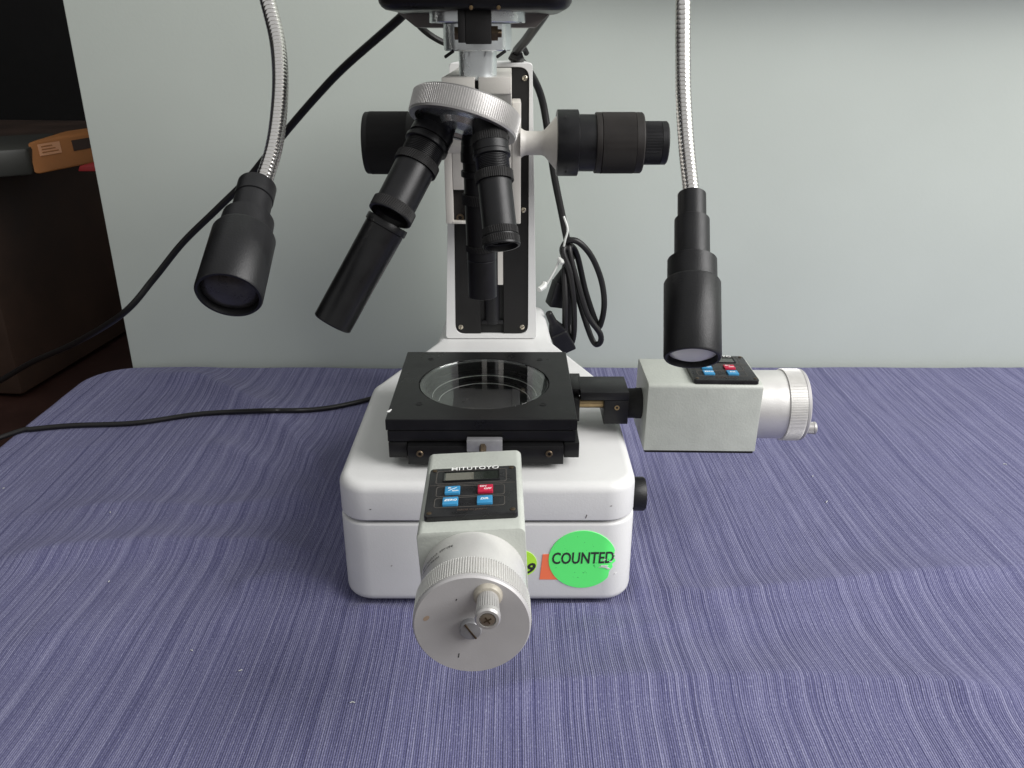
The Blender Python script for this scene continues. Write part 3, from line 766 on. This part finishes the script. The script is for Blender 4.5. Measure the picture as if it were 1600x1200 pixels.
# focus knobs, axis along x
kz, ky = P(800, 224, .66).z, .662
def KX(x): return frame((x, ky, kz), (1, 0, 0))
X = lambda u: P(u, 224, .66).x
x0 = X(813)
obj('knob_shaft', G().lathe([(.0115, 0), (.0095, .0030), (.0090, .0050), (.0090, X(846)-x0), (.0100, X(851)-x0), (.0195, X(868)-x0), (.0205, X(870)-x0)], KX(x0)), M['cream'], MS)
g = G().lathe([(.0225, 0), (.0245, .0004), (.0248, .0012), (.0248, X(902)-X(869)), (.0240, X(903)-X(869)), (.0150, X(903)-X(869))], KX(X(869)), 72)
kc = obj('knob_collar', g, M['blackanod'], MS)
for v in (182, 268):
    obj('collar_hole', G().lathe([(.0009, -.0002), (.0009, .0004), (0, .0004)], frame(P(884, v, .646 if v < 200 else .643), (0, -1, .5 if v < 200 else -.5)), 12), M['dark'], kc)
g = G().lathe([(.0213, 0), (.0213, X(929)-X(902))], KX(X(902)), 64)
obj('coarse_barrel', g, M['blackanod'], MS)
g = G().lathe([(.0200, 0), (.0226, .0003), (.0228, .001), (.0228, .0045), (.0218, .0047)], KX(X(929)), 64)
g.knurl(X(938)-X(929)+.0006, X(990)-X(929), .0229, .00022, 170, KX(X(929)), steps=1)
g.lathe([(.0222, X(990)-X(929)), (.0228, X(990)-X(929)+.0003), (.0228, X(1001)-X(929)), (.0220, X(1003)-X(929)), (.012, X(1003)-X(929))], KX(X(929)), 64)
obj('coarse_focus_knob', g, M['brownblack'], MS, smooth=22)
g = G().lathe([(.0155, 0), (.0160, .0004), (.0160, .0014)], KX(X(1003)), 48).knurl(.0014, X(1031)-X(1003), .0163, .0003, 90, KX(X(1003)), steps=1)
g.lathe([(.0156, X(1031)-X(1003)), (.0163, X(1031)-X(1003)+.0003), (.0163, X(1040)-X(1003)), (.0155, X(1042)-X(1003)), (0, X(1042)-X(1003))], KX(X(1003)), 48)
obj('fine_focus_knob', g, M['charcoal'], MS, smooth=22)
g = G().lathe([(.0095, 0), (.0095, .04)], KX(X(650)-.002), 40)
obj('knob_shaft', g, M['cream'], MS)
xl, xr_ = X(571), X(652)
g = G().lathe([(0, 0), (.0222, 0), (.0230, .0008), (.0232, .0040)], KX(xl), 64).knurl(.0040, xr_-xl-.0065, .0234, .0003, 170, KX(xl), steps=1).lathe([(.0230, xr_-xl-.0065), (.0228, xr_-xl-.001), (.0215, xr_-xl), (.006, xr_-xl)], KX(xl), 64)
obj('coarse_focus_knob', g, M['blackmatte'], MS, smooth=22)

# ---- head block with clamp slit, reaching from the carriage to the optical axis
bx0, bx1 = P(690, 130, .500).x, P(799, 130, .500).x; xs0, xs1 = P(741.5, 130, .5).x, P(747.5, 130, .5).x
zt2 = P(745, 121, .500).z; zb2 = P(745, 147, .5).z
g = G()
for q0, q1 in ((bx0, xs0), (xs1, bx1)):
    g.hexa([(q0, .500, zb2), (q1, .500, zb2), (q1, .66, .285), (q0, .66, .285), (q0, .500, zt2), (q1, .500, zt2), (q1, .66, zt2), (q0, .66, zt2)], .0006)
    g.hexa([(q0, .516, .2985), (q1, .516, .2985), (q1, .66, .28), (q0, .66, .28), (q0+.0001, .5025, zb2-.0001), (q1-.0001, .5025, zb2-.0001), (q1-.0001, .66, .3), (q0+.0001, .66, .3)], .0004)
obj('head_block', g, M['cream'], MS)
obj('clamp_slit', G().box((xs0-.0001, .506, .2995), (xs1+.0001, .65, zt2-.002), 0), M['dark'], MS)

# camera tube and flanges
T0 = Matrix.Translation((AX, AY, 0))
obj('camera_tube', G().lathe([(.0111, .300), (.0111, .3330), (0, .3330)], T0, 64), M['steel'], MS)
obj('tube_flange', G().lathe([(.0190, .3325), (.0196, .3331), (.0198, .340), (.0196, .3468), (.0190, .3472)], T0, 72), M['steel'], MS)
obj('mount_flange', G().lathe([(.0272, .3473), (.0276, .3478), (.0276, .3545), (.0272, .3550)], T0, 72), M['steel'], MS)
for u, s_ in ((706, -1), (787, -1)):
    p = P(u, 82, .502); obj('set_screw', G().lathe([(.0009, 0), (.0009, .006), (.0006, .0063)], frame(p+Vector((.001, 0, .0008)), (-.75, -.3, -.5)), 10), M['blackmatte'], MS)
# camera body (only its lower edge is in the picture)
bz0 = P(750, 15.5, .470).z
cb = obj('camera_body', G().prism(rrect(P(585, 12, .47).x, P(897, 10, .47).x, .470, .585, .014, 8), bz0, bz0+.045, .004, .006, 4), M['blackpaint'], MS)
for u in (736, 779):
    obj('body_rivet', G().lathe([(.0011, -.0004), (.0010, .0004), (0, .0006)], frame(P(u, 12, .4703), (0, -1, -.3)), 14), M['brass'], cb)
yy0, yy1 = .552, .60
gp = [P(650, 43, yy0), P(838, 43, yy0), P(868, 12, yy0), P(612, 12, yy0)]
obj('body_underside', G().hexa([gp[0], gp[1], gp[1]+Vector((0, .04, 0)), gp[0]+Vector((0, .04, 0)), gp[3], gp[2], gp[2]+Vector((0, .04, 0)), gp[3]+Vector((0, .04, 0))], .0006), M['greyplate'], MS)
# clamp block with its bolt
q = lambda u, v: P(u, v, .478)
a, b = q(727.5, 69), q(767, 15)
ck = obj('clamp_block', G().box((a.x, .478, a.z), (b.x, .492, b.z), .0004), M['blackmatte'], MS)
a2, b2 = q(716, 67), q(726, 8)
obj('clamp_plate', G().box((a2.x, .4775, a2.z), (b2.x, .494, b2.z), .0005), M['blackmatte'], MS)
bcx = q(740, 52)
gb = G().lathe([(.0037, 0), (.0037, .0028), (.0033, .0031)], frame((q(709, 52).x, .486, bcx.z), (1, 0, 0)), 6)
gb.lathe([(.0042, 0), (.0042, .0034)], frame((b.x+.0001, .486, bcx.z), (1, 0, 0)), 6)
gb.lathe([(.0022, 0), (.0022, .0032), (.0020, .0034), (.0022, .0037), (.0020, .0040), (.0022, .0043), (.0020, .0046), (.0022, .0049), (.0020, .0052), (.0018, .0055)], frame((b.x+.0001, .486, bcx.z), (1, 0, 0)), 20)
obj('clamp_bolt', gb, M['darksteel'], MS)

# ---- objective turret
DA = Vector((-.237, -.368, -.90)).normalized()
TC = Vector((-.0286, .506, .2935))
TF = frame(TC, DA)          # local z points down along the turret axis
tur = obj('turret', G().lathe([(.0, -.004), (.024, -.004), (.030, -.0035), (.030, .0015), (.0285, .0016), (.0275, -.0005), (.014, .0005), (.012, .0035), (0, .0045)], TF, 72), M['steel'], MS)
g = G().knurl(-.0100, .0012, .0325, .0008, 145, TF, steps=1, inner=.88, r1=.0325).ring([(.0322, .0012), (.0318, .0024), (.0285, .0026), (.0285, -.0108), (.0310, -.0112), (.0322, -.0100)], TF, 96)
obj('turret_ring', g, M['aludark'], MS, smooth=20)
obj('turret_bracket', G().box((-.0125, .500, .2760), (-.0285, .530, .2905), .001, Matrix.Translation((0, .024, 0))), M['steel'], MS)

def objective(start, end, prof_parts, nm, label, m_='blackanod'):
    """prof_parts: list of ('s', r0, r1, h0, h1) smooth or ('k', r, _, h0, h1) knurled, as fractions of the length"""
    d = end-start; L = d.length; Fm = frame(start, d); root = None
    core = []
    for kind, r0, r1, h0, h1 in prof_parts:
        if kind == 't':
            m_n = 9
            for q_ in range(m_n):
                a_ = h0*L+(h1-h0)*L*q_/m_n; st_ = (h1-h0)*L/m_n
                core += [(r0-.0004, a_), (r0, a_+st_*.35), (r0, a_+st_*.6), (r0-.0004, a_+st_*.95)]
        elif kind == 's':
            e = .0002
            core += [(r0-e, h0*L), (r0, h0*L+e), (r1, h1*L-e), (r1-e, h1*L)]
        else: core += [(r0*.93, h0*L), (r0*.93, h1*L)]
    rl = prof_parts[-1][1]
    core[-1] = (rl*.95, L); core += [(rl*.86, L), (rl*.80, L-.003), (rl*.72, L-.0035), (rl*.70, L-.010), (0, L-.010)]
    root = obj(nm, G().lathe(core, Fm, 56), M[m_], MS, label=label)
    for kind, r0, r1, h0, h1 in prof_parts:
        if kind == 'k':
            obj('knurled_ring', G().knurl(h0*L, h1*L, r0, .00035, 62, Fm, twist=.10, steps=2, inner=.88), M['blackmatte'], root, smooth=20)
    obj('front_lens', G().lathe([(rl*.69, L-.0095), (rl*.5, L-.0078), (0, L-.0070)], Fm, 40), M['lensdark'], root)
    return root, Fm, L
e0 = Vector((0, 0, -1)); perp = (e0-DA*e0.dot(DA)).normalized(); sidev = DA.cross(perp)
RO = .0178
# objective over the stage (vertical)
s0 = TC+perp*RO; s0 = Vector((AX, AY, s0.z)); e_ = P(755, 463, AY); e_.x = AX+.0008
objective(s0, e_, [('s', .0100, .0112, 0, .06), ('s', .0116, .0116, .10, .16), ('s', .0104, .0104, .16, .21), ('s', .0116, .0116, .21, .245), ('s', .0100, .0100, .245, .35), ('k', .0115, 0, .35, .41), ('s', .0098, .0095, .41, .665), ('k', .0101, 0, .665, .70), ('s', .0094, .0094, .70, .755), ('s', .0093, .0092, .76, 1.0)], 'objective', 'straight black objective hanging down over the stage behind the others')
# front right one
s1 = TC+sidev*RO; e1 = P(784, 386, .462)
objective(s1, e1, [('s', .0095, .0098, -.02, .10), ('k', .0106, 0, .10, .165), ('s', .0103, .0103, .165, .235), ('s', .0109, .0109, .24, .275), ('t', .0097, .0094, .28, .40), ('k', .0112, 0, .40, .475), ('s', .0097, .0098, .475, .855), ('k', .0104, 0, .855, .91), ('s', .0099, .0099, .91, .925), ('k', .0108, 0, .925, .98), ('s', .0108, .0107, .98, 1.0)], 'objective', 'short black objective tilted towards the viewer with an open knurled rim')
# left one with its loose hood
s2 = TC-sidev*RO; e2 = P(609, 338, .480)
objective(s2, e2, [('s', .0108, .0122, -.02, .11), ('s', .0128, .0128, .11, .20), ('s', .0118, .0118, .20, .235), ('s', .0134, .0134, .235, .275), ('t', .0119, .0116, .28, .42), ('k', .0134, 0, .42, .50), ('s', .0120, .0118, .50, .90), ('k', .0133, 0, .895, .985), ('s', .0133, .0132, .985, 1.0)], 'objective', 'long black objective splayed out to the left with a hood at its end')
h0, h1 = P(607, 346, .489), P(519, 506, .472); HF = frame(h0, h1-h0); HL = (h1-h0).length
g = G().ring([(.0100, .0), (.0125, .0), (.0129, .0006), (.0129, .0042), (.0121, .0046), (.0119, HL-.0008), (.0112, HL), (.0098, HL), (.0098, .001)], HF, 64)
obj('lens_hood', g, M['blackpaint'], MS, label='smooth black tube hood sagging from the left objective')

# ------------------------------------------------------------------ gooseneck lamps
def gooseneck(neck, s, e, parts, lens_mat, label, notch=False):
    t = thing('gooseneck_lamp', label, 'lamp', e, None)
    pts = spline(neck, 40)
    # evenly spaced ribs
    d = [0]
    for i in range(1, len(pts)): d.append(d[-1]+(pts[i]-pts[i-1]).length)
    Lt = d[-1]; pitch = .0028; n = int(Lt/pitch); out = []; rad = []
    def at(x):
        x = max(0, min(Lt, x)); i = 0
        lo, hi = 0, len(d)-1
        while hi-lo > 1:
            m_ = (lo+hi)//2
            if d[m_] <= x: lo = m_
            else: hi = m_
        return pts[lo].lerp(pts[hi], (x-d[lo])/max(1e-9, d[hi]-d[lo]))
    for i in range(n+1):
        for f, r in ((.02, .0042), (.08, .00465), (.5, .0048), (.92, .00465), (.98, .0042)):
            out.append(at((i+f)*pitch)); rad.append(r)
            if (i+f)*pitch > Lt: break
    out2, rad2 = [out[0]], [rad[0]]
    for p, r in zip(out[1:], rad[1:]):
        if (p-out2[-1]).length > 1e-5: out2.append(p); rad2.append(r)
    obj('flexible_neck', G().sweep(out2, rad2, 32), M['chrome'], t, smooth=30)
    Fm = frame(s, e-s); L = (e-s).length
    rb = .0165
    for i, (nm, r0, r1, a, b) in enumerate(parts):
        if nm != 'lamp_body':
            g = G().lathe([(r0-.0006, a*L), (r0, a*L+.0004), (r1, b*L-.0004), (r1-.0006, b*L)], Fm, 56)
            o = obj(nm, g, M['charcoal'], t)
        else:
            g = G().ring([(r0-.0025, a*L), (r0-.0006, a*L), (r0, a*L+.0012), (r1, b*L-.001), (r1-.0006, b*L), (r1-.0018, b*L), (r1-.0022, b*L-.003), (r1-.0026, a*L+.002)], Fm, 72)
            o = obj(nm, g, M['charcoal'], t)
            obj('lens', G().lathe([(r1-.0024, L-.0035), (r1-.005, L-.0022), (r1*.45, L-.0008), (0, L-.0003)], Fm, 56), lens_mat, t)
    if notch:
        c_ = P(1103, 397, .4490); g = G().box((c_.x-.0022, c_.y-.003, c_.z-.0011), (c_.x+.0012, c_.y+.002, c_.z+.0011), .0002)
        obj('slot_mark', g, M['white'], t)
    return t
S1, E1 = P(402, 291, .452), P(357, 462, .386)
n1 = [P(402, -60, .56), P(418, 0, .55), P(433, 62, .535), P(438, 122, .515), P(435, 182, .495), P(427, 235, .475), P(412, 283, .456), P(405, 296, .450)]
gooseneck(n1, S1, E1, [('collar', .0102, .0102, 0, .14), ('socket', .0098, .0098, .14, .35), ('shoulder_ring', .0132, .0136, .33, .50), ('lamp_body', .0160, .0163, .48, 1.0)], M['lensdark'], 'left black spot lamp on a curved chrome gooseneck with a dark lens')
S2, E2 = P(1081, 304, .482), P(1082, 560, .414)
n2 = [P(1067, -60, .56), P(1067, 0, .55), P(1067, 80, .54), P(1068, 150, .525), P(1073, 230, .505), P(1080, 298, .484), P(1081.5, 312, .480)]
gooseneck(n2, S2, E2, [('collar', .0081, .0081, 0, .17), ('socket', .0099, .0099, .165, .43), ('shoulder_ring', .0137, .0137, .42, .57), ('lamp_body', .0156, .0154, .555, 1.0)], M['lensreflect'], 'right black spot lamp on a straight chrome gooseneck with a lens coloured pale for its bright reflection', notch=True)

# ------------------------------------------------------------------ cables
def cable(name, pts, r, label, n=14, k=10):
    o = obj(name, G().sweep(spline(pts, k), r, n), M['rubber']); rebase(o, pts[-1]); return tag(o, label, 'cable')
cable('power_cable', [P(640, 8, .60), P(625, 28, .62), P(540, 103, .66), P(495, 150, .68), P(450, 202, .70), P(414, 247, .715), P(384, 283, .725), P(336, 330, .735), P(285, 380, .745), P(240, 436, .748), P(192, 490, .745), P(117, 536, .80), P(50, 566, .85), P(0, 595, .88), P(-80, 640, .9)], .0031, 'thick black cable sweeping diagonally across the wall behind the left lamp')
def onc(u, v, r):
    p = PZ(u, v, r)
    for k in range(4): p = PZ(u, v, cloth_h(p.x, p.y)+r)
    return p
r = .0024
cpx = [tuple(p) for p in spline([(u, v, 0) for u, v in ((35, 672), (110, 665), (210, 661), (310, 647), (400, 642), (490, 640), (560, 628), (640, 605))], 6)]
q = [PZ(-60, 712, -.004), PZ(-10, 688, .0)]+[onc(u, v, r*1.15) for u, v, _ in cpx]
cable('table_cable', q, r, 'thin black cable lying across the left of the blue tablecloth')
cable('head_cable', [P(600, -6, .575), P(640, 20, .60), P(660, 45, .62), P(690, 65, .63), P(735, 80, .64)], .0022, 'thin black wire dipping behind the camera flange on its left', 10)
cable('camera_cable', [P(858, 10, .60), P(845, 30, .62), P(822, 62, .66), P(806, 84, .70), P(818, 100, .76), P(835, 125, .79), P(848, 160, .80), P(858, 220, .80), P(866, 275, .80), P(877, 330, .80), P(887, 380, .80), P(893, 405, .805)], .0034, 'black cable running down behind the right side of the column')
FC = .80
o = G()
coil = [P(880, 400, FC), P(879, 388, FC-.004), P(888, 376, FC-.008), P(905, 379, FC-.008), P(925, 402, FC-.004), P(940, 440, FC), P(944, 478, FC), P(937, 510, FC+.003), P(930, 500, FC+.006), P(915, 455, FC+.006), P(902, 400, FC+.002), P(892, 384, FC-.004), P(890, 395, FC-.010), P(903, 445, FC-.012), P(918, 492, FC-.012), P(938, 522, FC-.010), P(936, 537, FC-.006), P(925, 530, FC), P(905, 470, FC+.002), P(892, 410, FC-.002), P(884, 388, FC-.010), P(880, 395, FC-.015), P(890, 425, FC-.016), P(896, 470, FC-.016), P(897, 515, FC-.014), P(893, 536, FC-.010), P(888, 528, FC-.004), P(888, 470, FC-.004), P(882, 420, FC-.01), P(883, 470, FC-.020), P(883, 515, FC-.020), P(885, 545, FC-.018), P(890, 520, FC-.006), P(888, 480, FC+.004)]
cable('coiled_cable', coil, .0030, 'black cable coiled in hanging loops beside the right foot of the column', 12, 9)
# plugs
def plug(m, label, s_=1.0):
    t = thing('plug', label, 'plug', m.translation)
    obj('plug_body', G().hexa([(-.010*s_, -.008, 0), (.010*s_, -.008, 0), (.010*s_, .008, 0), (-.010*s_, .008, 0), (-.0085*s_, -.007, .026), (.0085*s_, -.007, .026), (.0085*s_, .007, .026), (-.0085*s_, .007, .026)], .0018, m, 3), M['charcoal'], t)
    obj('plug_neck', G().hexa([(-.0078*s_, -.0062, .0258), (.0078*s_, -.0062, .0258), (.0078*s_, .0062, .0258), (-.0078*s_, .0062, .0258), (-.0035, -.0035, .038), (.0035, -.0035, .038), (.0035, .0035, .038), (-.0035, .0035, .038)], .001, m), M['charcoal'], t)
    obj('strain_relief', G().lathe([(.0042, .036), (.0034, .050), (.0024, .051)], m, 20), M['rubber'], t)
plug(frame(P(869, 478, .795), (.22, 0, 1), (1, .3, 0)), 'black moulded plug hanging behind the coiled cable')
plug(frame(P(884, 545, .785), P(852, 478, .765)-P(884, 545, .785), (1, .2, 0)), 'black moulded plug resting against the foot of the column')
# zip tie
g = G().sweep(spline([P(881, 338, .792), P(887, 358, .788), P(883, 375, .786), P(879, 392, .786), P(868, 420, .782), P(852, 447, .778), P(845, 452, .772)], 6), .0011, 8)
g.sweep([P(851, 441, .778), P(850, 447, .776), P(842, 453, .770)], [.0026, .0032, .0026], 8)
g.sweep([P(873, 403, .784), P(877, 408, .782), P(879, 412, .780)], [.0020, .0026, .002], 8)
o = obj('cable_tie', g, M['zip']); rebase(o, P(850, 447, .776)); tag(o, 'white nylon cable tie holding the black cable to the column', 'cable tie')
g = G().sweep(spline([P(798, 92, .70), P(806, 80, .694), P(818, 76, .70), P(823, 84, .704)], 5), .0022, 8).sweep([P(800, 84, .69), P(808, 88, .69), P(816, 84, .69)], .0035, 8)
g.sweep([P(808, 86, .70), P(808, 104, .72)], [.0045, .006], 10)
o = obj('cable_clip', g, M['rubber']); rebase(o, P(808, 104, .72)); tag(o, 'black twisted clip knotting the cable at the top of the column', 'cable clip')
